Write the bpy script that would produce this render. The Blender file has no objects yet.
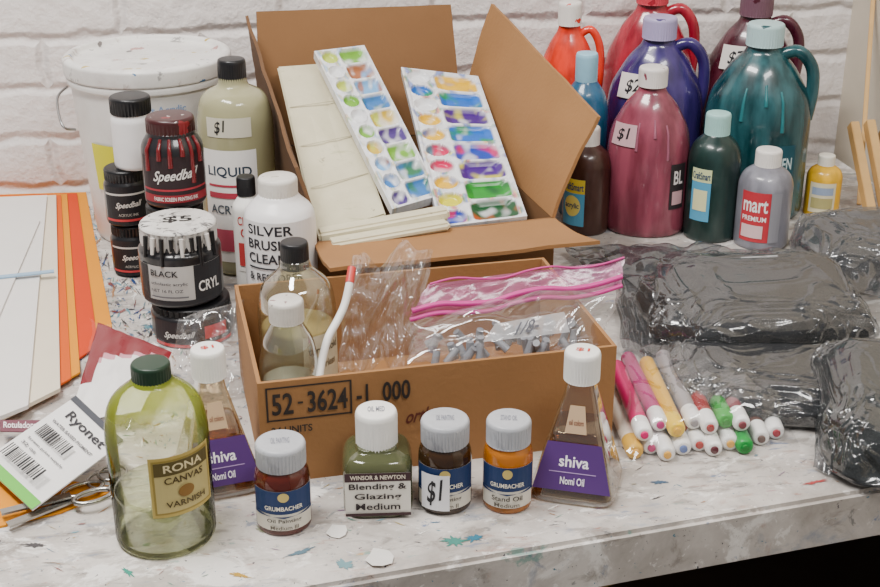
import bpy, bmesh, math, random
from mathutils import Vector, Matrix, noise, Quaternion
from math import sin, cos, pi, radians, atan2, sqrt
random.seed(7)
T=0.75; FPX=1300.0; TH=radians(23.5); PSI=radians(10); HC=0.60
C=Vector((0,0,T+HC))
F=Vector((sin(PSI)*cos(TH),cos(PSI)*cos(TH),-sin(TH)))
R=Vector((cos(PSI),-sin(PSI),0)); U=R.cross(F)
FH=Vector((sin(PSI),cos(PSI),0))
S=bpy.context.scene
def ray(px,py): return F*FPX+R*(px-440)+U*(293.5-py)
def P(px,py,z=0.0):
    d=ray(px,py); return C+d*((T+z-C.z)/d.z)
def PD(px,py,D):
    d=ray(px,py); return C+d*(D/d.dot(FH))
def shift_px(loc,px,z):
    """move loc sideways so the point at height z above it lines up at column px"""
    p=Vector((loc.x,loc.y,loc.z+z)); return loc+R*((px-440)/FPX*((p-C).dot(F))-(p-C).dot(R))
def place(px,yb,yt,w,zb=0.0,rc=.5,sy=1.0):
    p=P(px,yb,zb); dh=(p-C); dh.z=0; dh.normalize(); r=.03
    for _ in range(6):
        c=p+dh*r*sy; Dc=(c-C).dot(FH)
        zt=PD(px,yt,Dc+rc*r*sy).z
        m=Vector((c.x,c.y,(zt+T+zb)/2)); r=w/2*((m-C).dot(F))/FPX
    H=zt-(T+zb)
    return shift_px(c,px,H*.55),r,H
def camyaw(loc):
    d=C-loc; return atan2(d.y,d.x)+pi/2
# ---------------------------------------------------------------- materials
def lin(h):
    h=h.lstrip('#'); o=[]
    for i in (0,2,4):
        c=int(h[i:i+2],16)/255; o.append(c/12.92 if c<=.04045 else ((c+.055)/1.055)**2.4)
    return (o[0],o[1],o[2],1)
MC={}
def new_mat(n):
    m=bpy.data.materials.new(n); m.use_nodes=True; nt=m.node_tree
    return m,nt,nt.nodes['Principled BSDF']
def mk(name,col,rough=.5,metal=0,var=.12,vscale=25,bump=0,bscale=60,trans=0,ior=1.45,coat=0,stretch=None):
    k=(name,col,rough,metal,var,trans)
    if k in MC: return MC[k]
    m,nt,b=new_mat(name); N=nt.nodes; L=nt.links
    c=lin(col)
    tc=N.new('ShaderNodeTexCoord'); nz=N.new('ShaderNodeTexNoise'); nz.inputs['Scale'].default_value=vscale; nz.inputs['Detail'].default_value=5
    if stretch:
        mp=N.new('ShaderNodeMapping'); mp.inputs['Scale'].default_value=stretch; L.new(tc.outputs['Object'],mp.inputs[0]); L.new(mp.outputs[0],nz.inputs['Vector'])
    else: L.new(tc.outputs['Object'],nz.inputs['Vector'])
    mx=N.new('ShaderNodeMix'); mx.data_type='RGBA'
    mx.inputs[6].default_value=tuple(x*(1-var) for x in c[:3])+(1,); mx.inputs[7].default_value=tuple(min(1,x*(1+var)+.05*var) for x in c[:3])+(1,)
    if stretch:
        rp=N.new('ShaderNodeMapRange'); rp.inputs['From Min'].default_value=.38; rp.inputs['From Max'].default_value=.65; L.new(nz.outputs['Fac'],rp.inputs[0]); L.new(rp.outputs[0],mx.inputs[0])
    else: L.new(nz.outputs['Fac'],mx.inputs[0])
    L.new(mx.outputs[2],b.inputs['Base Color'])
    b.inputs['Roughness'].default_value=rough; b.inputs['Metallic'].default_value=metal
    b.inputs['Transmission Weight'].default_value=trans; b.inputs['IOR'].default_value=ior
    b.inputs['Coat Weight'].default_value=coat
    if bump:
        n2=N.new('ShaderNodeTexNoise'); n2.inputs['Scale'].default_value=bscale; n2.inputs['Detail'].default_value=5
        L.new(tc.outputs['Object'],n2.inputs['Vector'])
        bp=N.new('ShaderNodeBump'); bp.inputs['Strength'].default_value=bump; bp.inputs['Distance'].default_value=.003
        L.new(n2.outputs['Fac'],bp.inputs['Height']); L.new(bp.outputs['Normal'],b.inputs['Normal'])
    MC[k]=m; return m
def ink(col): return mk('print_ink_'+col,col,.55,0,.04)
def splat(name,base,spots,rough=.5,basevar=None,bump=.15,vs=14,layers=()):
    """spots: (color, scale, radius, sparse) drops; layers: (color, scale, threshold, softness, stretch, opacity) smeared stains"""
    m,nt,b=new_mat(name); N=nt.nodes; L=nt.links
    tc=N.new('ShaderNodeTexCoord')
    nz=N.new('ShaderNodeTexNoise'); nz.inputs['Scale'].default_value=vs; nz.inputs['Detail'].default_value=8; nz.inputs['Roughness'].default_value=.65
    L.new(tc.outputs['Object'],nz.inputs['Vector'])
    rp=N.new('ShaderNodeValToRGB'); L.new(nz.outputs['Fac'],rp.inputs[0])
    rp.color_ramp.elements[0].position=.35; rp.color_ramp.elements[1].position=.62
    rp.color_ramp.elements[0].color=lin(basevar or base); rp.color_ramp.elements[1].color=lin(base)
    cur=rp.outputs[0]
    for i,(col,sc,th,so,st,op) in enumerate(layers):
        mp=N.new('ShaderNodeMapping'); mp.inputs['Location'].default_value=(i*2.13+4,i*1.91,0); mp.inputs['Rotation'].default_value=(0,0,i*1.1); mp.inputs['Scale'].default_value=(1,st,1)
        L.new(tc.outputs['Object'],mp.inputs[0])
        q=N.new('ShaderNodeTexNoise'); q.inputs['Scale'].default_value=sc; q.inputs['Detail'].default_value=9; q.inputs['Roughness'].default_value=.68; q.inputs['Distortion'].default_value=.5
        L.new(mp.outputs[0],q.inputs['Vector'])
        mr=N.new('ShaderNodeMapRange'); mr.inputs['From Min'].default_value=th; mr.inputs['From Max'].default_value=th+so; mr.inputs['To Max'].default_value=op; L.new(q.outputs['Fac'],mr.inputs[0])
        mx=N.new('ShaderNodeMixRGB'); L.new(mr.outputs[0],mx.inputs[0]); L.new(cur,mx.inputs[1]); mx.inputs[2].default_value=lin(col); cur=mx.outputs[0]
    nd=N.new('ShaderNodeTexNoise'); nd.inputs['Scale'].default_value=90; nd.inputs['Detail'].default_value=4
    L.new(tc.outputs['Object'],nd.inputs['Vector'])
    for i,(col,sc,th,sp) in enumerate(spots):
        mp=N.new('ShaderNodeMapping'); mp.inputs['Location'].default_value=(i*3.7,i*1.3,i*.7)
        mp.inputs['Rotation'].default_value=(0,0,i*.9); mp.inputs['Scale'].default_value=(1,1+.5*(i%3),1)
        L.new(tc.outputs['Object'],mp.inputs[0])
        ad=N.new('ShaderNodeMixRGB'); ad.blend_type='ADD'; ad.inputs[0].default_value=.02
        L.new(mp.outputs[0],ad.inputs[1]); L.new(nd.outputs['Color'],ad.inputs[2])
        v=N.new('ShaderNodeTexVoronoi'); v.inputs['Scale'].default_value=sc; L.new(ad.outputs[0],v.inputs['Vector'])
        sx=N.new('ShaderNodeSeparateColor'); L.new(v.outputs['Color'],sx.inputs[0])
        k=th/(1-sp)
        mu=N.new('ShaderNodeMath'); mu.operation='MULTIPLY_ADD'; mu.inputs[1].default_value=k; mu.inputs[2].default_value=-k*sp
        L.new(sx.outputs[0],mu.inputs[0])
        lt=N.new('ShaderNodeMath'); lt.operation='LESS_THAN'; L.new(v.outputs['Distance'],lt.inputs[0]); L.new(mu.outputs[0],lt.inputs[1])
        mx=N.new('ShaderNodeMixRGB'); L.new(lt.outputs[0],mx.inputs[0]); L.new(cur,mx.inputs[1]); mx.inputs[2].default_value=lin(col)
        cur=mx.outputs[0]
    L.new(cur,b.inputs['Base Color']); b.inputs['Roughness'].default_value=rough
    bp=N.new('ShaderNodeBump'); bp.inputs['Strength'].default_value=bump; bp.inputs['Distance'].default_value=.002
    L.new(nz.outputs['Fac'],bp.inputs['Height']); L.new(bp.outputs['Normal'],b.inputs['Normal'])
    return m
def film_mat(name,tint='ffffff',dens=.12,gloss=.25,rough=.12,milk='e8e8ea',bump=.35,bscale=30):
    if name in MC: return MC[name]
    m,nt,b=new_mat(name); N=nt.nodes; L=nt.links; N.remove(b); out=N['Material Output']
    tr=N.new('ShaderNodeBsdfTransparent'); tr.inputs[0].default_value=lin(tint)
    gl=N.new('ShaderNodeBsdfGlossy'); gl.inputs['Roughness'].default_value=rough
    df=N.new('ShaderNodeBsdfDiffuse'); df.inputs[0].default_value=lin(milk)
    tc=N.new('ShaderNodeTexCoord'); nz=N.new('ShaderNodeTexNoise'); nz.inputs['Scale'].default_value=bscale; nz.inputs['Detail'].default_value=3; nz.inputs['Distortion'].default_value=1.5
    L.new(tc.outputs['Object'],nz.inputs['Vector'])
    bp=N.new('ShaderNodeBump'); bp.inputs['Strength'].default_value=bump; bp.inputs['Distance'].default_value=.003
    L.new(nz.outputs['Fac'],bp.inputs['Height']); L.new(bp.outputs['Normal'],gl.inputs['Normal'])
    m1=N.new('ShaderNodeMixShader'); m1.inputs[0].default_value=dens; L.new(tr.outputs[0],m1.inputs[1]); L.new(df.outputs[0],m1.inputs[2])
    lw=N.new('ShaderNodeLayerWeight'); lw.inputs[0].default_value=.35; L.new(bp.outputs['Normal'],lw.inputs['Normal'])
    mu=N.new('ShaderNodeMath'); mu.operation='MULTIPLY_ADD'; mu.inputs[1].default_value=gloss*1.5; mu.inputs[2].default_value=gloss*.3; mu.use_clamp=True
    L.new(lw.outputs['Facing'],mu.inputs[0])
    m2=N.new('ShaderNodeMixShader'); L.new(mu.outputs[0],m2.inputs[0]); L.new(m1.outputs[0],m2.inputs[1]); L.new(gl.outputs[0],m2.inputs[2])
    L.new(m2.outputs[0],out.inputs[0]); MC[name]=m; return m
# ---------------------------------------------------------------- object helpers
def link(o): S.collection.objects.link(o); return o
def thing(name,loc,yaw,label,cat,group=None,rot=None):
    o=bpy.data.objects.new(name,None); o.empty_display_size=.02; link(o)
    o.location=loc; o.rotation_euler=(0,0,yaw)
    if rot is not None: o.rotation_mode='QUATERNION'; o.rotation_quaternion=rot
    o['label']=label; o['category']=cat
    if group: o['group']=group
    return o
def meshobj(name,me,mats,root=None,loc=(0,0,0),smooth=True,ang=40,label=None,rot=(0,0,0)):
    o=bpy.data.objects.new(name,me); link(o)
    for m in (mats if isinstance(mats,(list,tuple)) else [mats]): me.materials.append(m)
    if smooth:
        me.shade_smooth(); me.set_sharp_from_angle(angle=radians(ang))
    o.location=loc; o.rotation_euler=rot
    if root is not None: o.parent=root
    if label: o['label']=label
    return o
def tomesh(bm,name='m'):
    me=bpy.data.meshes.new(name); bm.to_mesh(me); bm.free(); return me
def fillet(pts,rad,n=4):
    out=[pts[0]]
    for i in range(1,len(pts)-1):
        a,b,c=map(lambda q:Vector((q[0],q[1])),(pts[i-1],pts[i],pts[i+1]))
        la=(a-b).length; lc=(c-b).length
        if la<1e-6 or lc<1e-6: out.append(tuple(b)); continue
        d=min(rad,la*.45,lc*.45)
        p=b+(a-b)/la*d; q=b+(c-b)/lc*d
        for k in range(n+1):
            t=k/n; out.append(tuple(p*(1-t)**2+b*2*t*(1-t)+q*t*t))
    out.append(pts[-1]); return out
def lathe(prof,segs=44,ribs=0,amp=0,sx=1,sy=1,sup=2,ribz=None):
    bm=bmesh.new(); rings=[]
    for (r,z) in prof:
        if r<1e-6: rings.append([bm.verts.new((0,0,z))]); continue
        ring=[]
        for i in range(segs):
            a=2*pi*i/segs
            k=1.0
            if sup!=2: k=(abs(cos(a))**sup+abs(sin(a))**sup)**(-1/sup)
            rr=r*k
            if ribs and ribz and ribz[0]<=z<=ribz[1]: rr*=1-amp*(.5+.5*cos(ribs*a))
            ring.append(bm.verts.new((rr*cos(a)*sx,rr*sin(a)*sy,z)))
        rings.append(ring)
    for a,b in zip(rings,rings[1:]):
        if len(a)==1 and len(b)==1: continue
        if len(a)==1:
            for i in range(segs): bm.faces.new((a[0],b[(i+1)%segs],b[i]))
        elif len(b)==1:
            for i in range(segs): bm.faces.new((a[i],a[(i+1)%segs],b[0]))
        else:
            for i in range(segs): bm.faces.new((a[i],a[(i+1)%segs],b[(i+1)%segs],b[i]))
    bmesh.ops.recalc_face_normals(bm,faces=bm.faces)
    return tomesh(bm)
def tube(pts,rad,res=6,cyc=False,cat=6,radii=None):
    pts=[Vector(p) for p in pts]; q=[]
    if len(pts)>2 and cat>1:
        n=len(pts)
        rng=range(n) if cyc else range(n-1)
        for i in rng:
            p0=pts[(i-1)%n] if (cyc or i>0) else pts[0]; p1=pts[i]; p2=pts[(i+1)%n]; p3=pts[(i+2)%n] if (cyc or i+2<n) else pts[-1]
            for k in range(cat):
                t=k/cat
                q.append(.5*((2*p1)+(p2-p0)*t+(2*p0-5*p1+4*p2-p3)*t*t+(-p0+3*p1-3*p2+p3)*t**3))
        if not cyc: q.append(pts[-1])
    else: q=pts
    cu=bpy.data.curves.new('c','CURVE'); cu.dimensions='3D'; cu.bevel_depth=rad; cu.bevel_resolution=res; cu.use_fill_caps=True
    sp=cu.splines.new('POLY'); sp.points.add(len(q)-1)
    for i,p in enumerate(q):
        sp.points[i].co=(*p,1)
        if radii: sp.points[i].radius=radii(i/(len(q)-1))
    sp.use_cyclic_u=cyc
    ob=bpy.data.objects.new('c',cu); S.collection.objects.link(ob)
    dg=bpy.context.evaluated_depsgraph_get(); me=bpy.data.meshes.new_from_object(ob.evaluated_get(dg))
    bpy.data.objects.remove(ob); return me
def boxmesh(x0,y0,z0,x1,y1,z1,bev=0,bm=None):
    own=bm is None
    if own: bm=bmesh.new()
    g=bmesh.ops.create_cube(bm,size=1)['verts']
    for v in g:
        v.co=Vector((x0+(v.co.x+.5)*(x1-x0),y0+(v.co.y+.5)*(y1-y0),z0+(v.co.z+.5)*(z1-z0)))
    if bev:
        es=list({e for v in g for e in v.link_edges}); bmesh.ops.bevel(bm,geom=es,offset=bev,segments=2,affect='EDGES')
    return tomesh(bm) if own else bm
def slab(cs,th,down=None):
    cen=sum(cs,Vector())/4
    n=(cs[1]-cs[0]).cross(cs[3]-cs[0]).normalized()
    if n.z<0 and down is None: n=-n
    if down is not None: n=-down
    bm=bmesh.new()
    a=[bm.verts.new(c-cen) for c in cs]; b=[bm.verts.new(c-n*th-cen) for c in cs]
    bm.faces.new(a); bm.faces.new(b[::-1])
    for i in range(4): bm.faces.new((a[i],b[i],b[(i+1)%4],a[(i+1)%4]))
    bmesh.ops.recalc_face_normals(bm,faces=bm.faces)
    return tomesh(bm),cen,n
# ---------------------------------------------------------------- text and labels
_tc={}
def text2d(s):
    if s in _tc: return _tc[s]
    cu=bpy.data.curves.new('t','FONT'); cu.body=s; cu.offset=.018; cu.resolution_u=3
    ob=bpy.data.objects.new('t',cu); S.collection.objects.link(ob)
    dg=bpy.context.evaluated_depsgraph_get(); me=bpy.data.meshes.new_from_object(ob.evaluated_get(dg))
    vs=[(v.co.x,v.co.y) for v in me.vertices]; fs=[tuple(p.vertices) for p in me.polygons]
    bpy.data.objects.remove(ob); bpy.data.meshes.remove(me)
    x0=min(v[0] for v in vs); x1=max(v[0] for v in vs); y0=min(v[1] for v in vs); y1=max(v[1] for v in vs)
    vs=[((x-x0)/(x1-x0+1e-9),(y-y0)/(y1-y0+1e-9)) for x,y in vs]
    _tc[s]=(vs,fs); return _tc[s]
def build_label(mapf,elems,cuts=0):
    bm=bmesh.new(); mats=[]; mi={}
    for i,e in enumerate(elems):
        col=e[-1]
        if col not in mi: mi[col]=len(mats); mats.append(ink(col))
        lay=i+1; k=e[0]
        if k=='r':
            _,x0,y0,x1,y1,_c=e
            fs=[[bm.verts.new((x,y,lay)) for x,y in [(x0,y0),(x1,y0),(x1,y1),(x0,y1)]]]
        elif k=='p': fs=[[bm.verts.new((x,y,lay)) for x,y in e[1]]]
        elif k=='e':
            _,x0,y0,x1,y1,_c=e
            fs=[[bm.verts.new(((x0+x1)/2+(x1-x0)/2*cos(a*pi/12),(y0+y1)/2+(y1-y0)/2*sin(a*pi/12),lay)) for a in range(24)]]
        elif k in('t','tv','ti'):
            _,s,x0,y0,x1,y1,_c=e; vs,ff=text2d(s)
            if k=='t': vv=[bm.verts.new((x0+(x1-x0)*a,y0+(y1-y0)*b,lay)) for a,b in vs]
            elif k=='ti': vv=[bm.verts.new((x0+(x1-x0)*a+(x1-x0)*.12*(b-.5),y0+(y1-y0)*(b+.18*(a-.5)),lay)) for a,b in vs]
            else: vv=[bm.verts.new((x1-(x1-x0)*b,y0+(y1-y0)*a,lay)) for a,b in vs]
            fs=[[vv[j] for j in f] for f in ff]
        for f in fs:
            try: nf=bm.faces.new(f); nf.material_index=mi[col]
            except ValueError: pass
    for k in range(1,cuts):
        bmesh.ops.bisect_plane(bm,geom=bm.verts[:]+bm.edges[:]+bm.faces[:],plane_co=(k/cuts,0,0),plane_no=(1,0,0),dist=1e-6)
    for v in bm.verts: v.co=mapf(v.co.x,v.co.y,v.co.z)
    return tomesh(bm),mats
def cyl_label(root,r0,r1,z0,z1,w,elems,yaw=0,sy=1,flat=False,name='label',off0=.0004,label=None):
    def mf(u,v,l):
        r=r0+(r1-r0)*v; off=off0+l*.00022
        if flat: return Vector(((u-.5)*w,-(r+off),z0+(z1-z0)*v))
        a=(u-.5)*w/max(r0,r1)+yaw
        return Vector((sin(a)*(r+off),-cos(a)*(r*sy+off),z0+(z1-z0)*v))
    me,mats=build_label(mf,elems,0 if flat else max(4,int(w/.004)))
    return meshobj(name,me,mats,root,smooth=False,label=label)
def quad_label(root,cs,elems,name='label',origin=None,off0=.0004,label=None):
    n=(cs[1]-cs[0]).cross(cs[3]-cs[0]).normalized()
    if n.dot(C-cs[0])<0: n=-n
    o=origin or Vector()
    def mf(u,v,l):
        p=(cs[0]*(1-u)+cs[1]*u)*(1-v)+(cs[3]*(1-u)+cs[2]*u)*v
        return p+n*(off0+l*.00022)-o
    me,mats=build_label(mf,elems,0)
    return meshobj(name,me,mats,root,smooth=False,label=label)
white_pl=mk('white_plastic','e9e7e2',.4); black_pl=mk('black_plastic','141417',.35)
dirty_cap=splat('stained_white_cap','dcd8d0',[('8a6a6a',90,.3,.6),('9a8f84',60,.35,.5)],.45,'b9b2aa')
glass=film_mat('clear_glass',tint='f2f7f2',dens=.02,gloss=.5,rough=.03,bump=.02)
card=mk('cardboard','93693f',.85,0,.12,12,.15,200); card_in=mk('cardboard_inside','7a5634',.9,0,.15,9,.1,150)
wood=mk('pale_wood','c79f63',.6,0,.2,30)
def cap(root,r,z0,z1,mat,ribs=36,name='cap',top=.92,amp=.06):
    h=z1-z0
    pr=fillet([(0,z0),(r,z0),(r,z1-h*.12),(r*top,z1),(0,z1)],r*.1,3)
    return meshobj(name,lathe(pr,144 if ribs else 40,ribs,amp,ribz=(z0+h*.04,z1-h*.2)) ,mat,root,ang=30)
def bottle(name,label,cat,px,yb,yt,w,matb,prof=None,shoulder=.7,neck=(.3,.85),capr=.35,capz=(.85,1.),matc=None,ribs=36,zb=0,sy=1,sup=2,rc=None,group=None,fr=.12,yaw=0,segs=44,amp=.06):
    c,r,H=place(px,yb,yt,w,zb,rc if rc is not None else capr,sy)
    root=thing(name,c,camyaw(c)+yaw,label,cat,group)
    if prof is None:
        prof=[(0,0),(1,0),(1,shoulder),(neck[0],neck[1]),(neck[0],min(capz[0]+.03,.99)),(0,min(capz[0]+.03,.99))]
    pr=fillet([(a*r,b*H) for a,b in prof],fr*r*2,5)
    meshobj('body',lathe(pr,segs,sy=sy,sup=sup),matb,root,ang=50)
    if matc: cap(root,capr*r,capz[0]*H,capz[1]*H,matc,ribs,amp=amp)
    return root,r,H
# ================================================================ SETTING
WY=P(0,196).y
d=ray(838,120); XR=(C+d*((WY-C.y)/d.y)).x
def wall_material():
    m,nt,b=new_mat('painted_brick'); N=nt.nodes; L=nt.links
    tc=N.new('ShaderNodeTexCoord'); sp=N.new('ShaderNodeSeparateXYZ'); cb=N.new('ShaderNodeCombineXYZ')
    L.new(tc.outputs['Object'],sp.inputs[0]); L.new(sp.outputs[0],cb.inputs[0]); L.new(sp.outputs[2],cb.inputs[1])
    br=N.new('ShaderNodeTexBrick'); br.inputs['Scale'].default_value=1; br.inputs['Brick Width'].default_value=.215; br.inputs['Row Height'].default_value=.070
    br.inputs['Mortar Size'].default_value=.011; br.inputs['Mortar Smooth'].default_value=1
    nz0=N.new('ShaderNodeTexNoise'); nz0.inputs['Scale'].default_value=16; nz0.inputs['Detail'].default_value=4; L.new(cb.outputs[0],nz0.inputs['Vector'])
    ad=N.new('ShaderNodeMixRGB'); ad.blend_type='ADD'; ad.inputs[0].default_value=.022; L.new(cb.outputs[0],ad.inputs[1]); L.new(nz0.outputs['Color'],ad.inputs[2])
    L.new(ad.outputs[0],br.inputs['Vector'])
    nz=N.new('ShaderNodeTexNoise'); nz.inputs['Scale'].default_value=22; nz.inputs['Detail'].default_value=8; nz.inputs['Roughness'].default_value=.6; L.new(tc.outputs['Object'],nz.inputs['Vector'])
    mx=N.new('ShaderNodeMixRGB'); mx.inputs[1].default_value=lin('eee7e4'); mx.inputs[2].default_value=lin('e9e2df'); L.new(br.outputs['Fac'],mx.inputs[0])
    m2=N.new('ShaderNodeMixRGB'); m2.blend_type='MULTIPLY'; m2.inputs[0].default_value=.2; L.new(mx.outputs[0],m2.inputs[1]); L.new(nz.outputs['Fac'],m2.inputs[2])
    L.new(m2.outputs[0],b.inputs['Base Color']); b.inputs['Roughness'].default_value=.45
    mt=N.new('ShaderNodeMath'); mt.operation='MULTIPLY_ADD'; mt.inputs[1].default_value=-.7; L.new(br.outputs['Fac'],mt.inputs[0])
    m3=N.new('ShaderNodeMath'); m3.operation='MULTIPLY'; m3.inputs[1].default_value=1.2; L.new(nz.outputs['Fac'],m3.inputs[0]); L.new(m3.outputs[0],mt.inputs[2])
    bp=N.new('ShaderNodeBump'); bp.inputs['Strength'].default_value=.7; bp.inputs['Distance'].default_value=.011; L.new(mt.outputs[0],bp.inputs['Height']); L.new(bp.outputs['Normal'],b.inputs['Normal'])
    return m
def struct(name,me,mat):
    o=meshobj(name,me,mat,smooth=False); o['kind']='structure'; o['label']=name.replace('_',' '); return o
struct('wall_back',boxmesh(-2.2,WY,0,XR+.1,WY+.1,2.6),wall_material())
struct('wall_right',boxmesh(XR,-.8,0,XR+.1,WY,2.6),mk('beige_wall','c9bfae',.6,0,.06))
struct('floor',boxmesh(-2.2,-.8,-.05,XR+.1,WY+.1,0),mk('dark_floor','3a3330',.5,0,.3,6))
# ---------------------------------------------------------------- table
a=P(880,489); b_=P(360,580); dr=(a-b_).normalized()
def edge_at_x(x): return a+dr*((x-a.x)/dr.x)
xl=-1.15; xr=XR-.012; e0=edge_at_x(xl); e1=edge_at_x(xr); yb_=WY-.006
troot=thing('table',Vector(((xl+xr)/2,1.2,0)),0,'white painted worktable covered in paint splatter','table')
bm=bmesh.new(); O=Vector(((xl+xr)/2,1.2,0))
pts=[(e0.x,e0.y),(e1.x,e1.y),(xr,yb_),(xl,yb_)]
vb=[bm.verts.new((x-O.x,y-O.y,T-.048)) for x,y in pts]; f=bm.faces.new(vb)
r_=bmesh.ops.extrude_face_region(bm,geom=[f]); 
for v in r_['geom']:
    if isinstance(v,bmesh.types.BMVert): v.co.z=T
bmesh.ops.recalc_face_normals(bm,faces=bm.faces)
bmesh.ops.bevel(bm,geom=[e for e in bm.edges if all(v.co.z>T-.001 for v in e.verts)],offset=.004,segments=2,affect='EDGES')
tmat=splat('paint_stained_tabletop','cfc9c3',[('454048',240,.25,.86),('5a7f8f',220,.25,.88)],.45,'aca59f',.3,12,
  layers=[('8d857e',9,.50,.16,1.6,.6),('6f6760',22,.55,.08,2.6,.55),('e9e6e2',14,.56,.06,1.4,.8),('6f7f96',12,.58,.07,3.2,.5),('a07868',14,.60,.07,3.4,.5),('5f7290',20,.61,.05,2.8,.6),('9a6454',26,.63,.05,3.2,.6),('4a4e52',42,.62,.05,2.6,.65),('5f938a',18,.63,.04,3.5,.65),('335f92',30,.655,.03,2.4,.7),('9c3c5e',24,.665,.03,3.2,.6),('bd8c3c',24,.675,.03,2.8,.6),('ece9e5',50,.60,.04,1.5,.6),('302e33',50,.66,.03,3.6,.7)])
meshobj('table_top',tomesh(bm),tmat,troot,smooth=False)
for i,(lx,ly) in enumerate([(xl+.08,e0.y+.12),(xr-.08,e1.y+.12),(xr-.08,yb_-.1),(xl+.08,yb_-.1)]):
    meshobj('leg',boxmesh(lx-.03-O.x,ly-.03-O.y,0,lx+.03-O.x,ly+.03-O.y,T-.048),mk('dark_metal','2b2928',.5),troot,smooth=False)
meshobj('lower_shelf',boxmesh(xl+.05-O.x,1.2-O.y,.33,xr-.05-O.x,yb_-.05-O.y,.35),mk('dark_shelf','3b2d22',.7),troot,smooth=False)
def blobs(lst):
    bm=bmesh.new(); mats=[]; mi={}
    for (px,py,wx,wy,rot,col) in lst:
        if col not in mi: mi[col]=len(mats); mats.append(mk('dried_paint_'+col,col,.4))
        vs=[]; sd=random.random()*50; n_=40 if wx>5 else 14
        for k in range(n_):
            an=2*pi*k/n_; q=.35+1.5*abs(noise.noise(Vector((cos(an)*2.6+sd,sin(an)*2.6,0))))+.3*random.random()
            x=cos(an)*wx*q; y=sin(an)*wy*q
            p=P(px+x*cos(rot)-y*sin(rot),py+x*sin(rot)+y*cos(rot),.0005)
            vs.append(bm.verts.new(p-O))
        f=bm.faces.new(vs); f.material_index=mi[col]
        if f.normal.z<0: f.normal_flip()
    return tomesh(bm),mats
bl=[(465,550,44,3.4,-.12,'b5552f'),(440,553,24,2.6,-.05,'8d3a5c'),(500,546,26,2.2,-.2,'d08a50'),(455,541,12,5,0,'3f7f74'),(474,538,9,4,0,'2f6d84'),(482,552,11,2.5,.2,'6f9a90'),
    (128,572,7,3,.4,'2e8a78'),(300,552,16,1.8,-.3,'56707e'),(345,565,11,4,.2,'6b8f96'),(262,530,8,3,.3,'8d8f78'),
    (640,545,14,1.8,-.1,'7c8fa0'),(760,500,10,2,0,'375f8c'),(815,482,12,1.8,-.2,'9f3f3f'),(575,560,6,2.4,0,'367a66'),(240,575,10,2.4,.2,'b08b35'),(35,545,14,2.4,0,'3d3a3c'),(660,482,12,1.8,0,'45607a'),(855,500,8,3,0,'2c5f90')]
PC=['4f7390','8a5555','5f8a7c','4b4849','a08f5a','ebe8e3','7f6580','a0744f','6794a0','7a736c','5b5a5c','6f828a']
for _ in range(380):
    s=random.random()**3
    bl.append((random.uniform(0,880),random.uniform(455,586),.8+7*s,.22+.55*s*random.random(),random.uniform(-.7,.5),random.choice(PC)))
for _ in range(420):
    s=random.random()**2.2
    bl.append((random.uniform(70,250),random.uniform(330,450),.8+4*s,.35+1.2*s*random.random(),random.uniform(-1.5,1.5),random.choice(PC)))
for _ in range(700):
    s=random.random()**2
    bl.append((random.uniform(80,155),random.uniform(205,345),.9+5*s,.4+1.6*s*random.random(),random.uniform(-1.5,1.5),random.choice(PC+['2b2829','2d4f7f','6a3030','25606a','2b2829','1f3f6f'])))
for _ in range(200):
    s=random.random()**2
    bl.append((random.uniform(600,880),random.uniform(210,470),.8+2.5*s,.3+.8*s*random.random(),random.uniform(-1.5,1.5),random.choice(PC)))
def on_table(q):
    p=P(q[0],q[1]); return p.y>edge_at_x(p.x).y+.02 and p.x<xr-.02
bl=[q for q in bl if on_table(q)]
me,ms=blobs(bl); o=meshobj('paint_smears',me,ms,troot,smooth=False); o['kind']='stuff'
# ---------------------------------------------------------------- bucket
bucketm=splat('bucket_plastic','e4e3e0',[('9c8f86',30,.25,.85),('6f88a8',60,.2,.9)],.4,'d9d6d2',.05)
c,r,H=place(146,254,33,162,0,1.0); c=shift_px(c,147,H)
rt=thing('paint_bucket',c,camyaw(c),'white plastic bucket with snap lid and stained top','bucket')
meshobj('body',lathe(fillet([(0,0),(r*.8,0),(r*.93,H*.86),(r*.97,H*.86),(r*.98,H*.9),(0,H*.9)],.004),56),bucketm,rt)
meshobj('lid',lathe(fillet([(0,H*.9),(r*.99,H*.9),(r*1.0,H*.985),(r*.95,H),(r*.9,H),(r*.87,H*.97),(r*.3,H*.97),(r*.28,H*.975),(0,H*.975)],.003),56),splat('stained_lid','e2e0dc',[('b58a86',30,.35,.75),('5b7fa5',40,.3,.8),('b9a04c',45,.3,.8),('6f6a68',60,.3,.75)],.4,'cbc7c4',.05,layers=[('a89a94',20,.58,.06,2,.7),('6a6664',40,.62,.04,2,.7)]),rt)
meshobj('wire_handle',tube([(-r*.96,-.01,H*.84),(-r*1.08,-.03,H*.8),(-r*1.03,-.07,H*.7),(-r*.9,-r*.55,H*.66)],.0016),mk('steel_wire','9a9a9a',.3,1),rt)
cyl_label(rt,r*.84,r*.94,H*.2,H*.84,.17,[('t','Artist Acrylic',.4,.86,.8,.94,'7f9cc4')],yaw=-.1,name='print')
cyl_label(rt,r*.86,r*.90,H*.32,H*.58,.05,[('r',0,0,1,1,'d4d010')],yaw=-.68,name='sticker')
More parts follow.
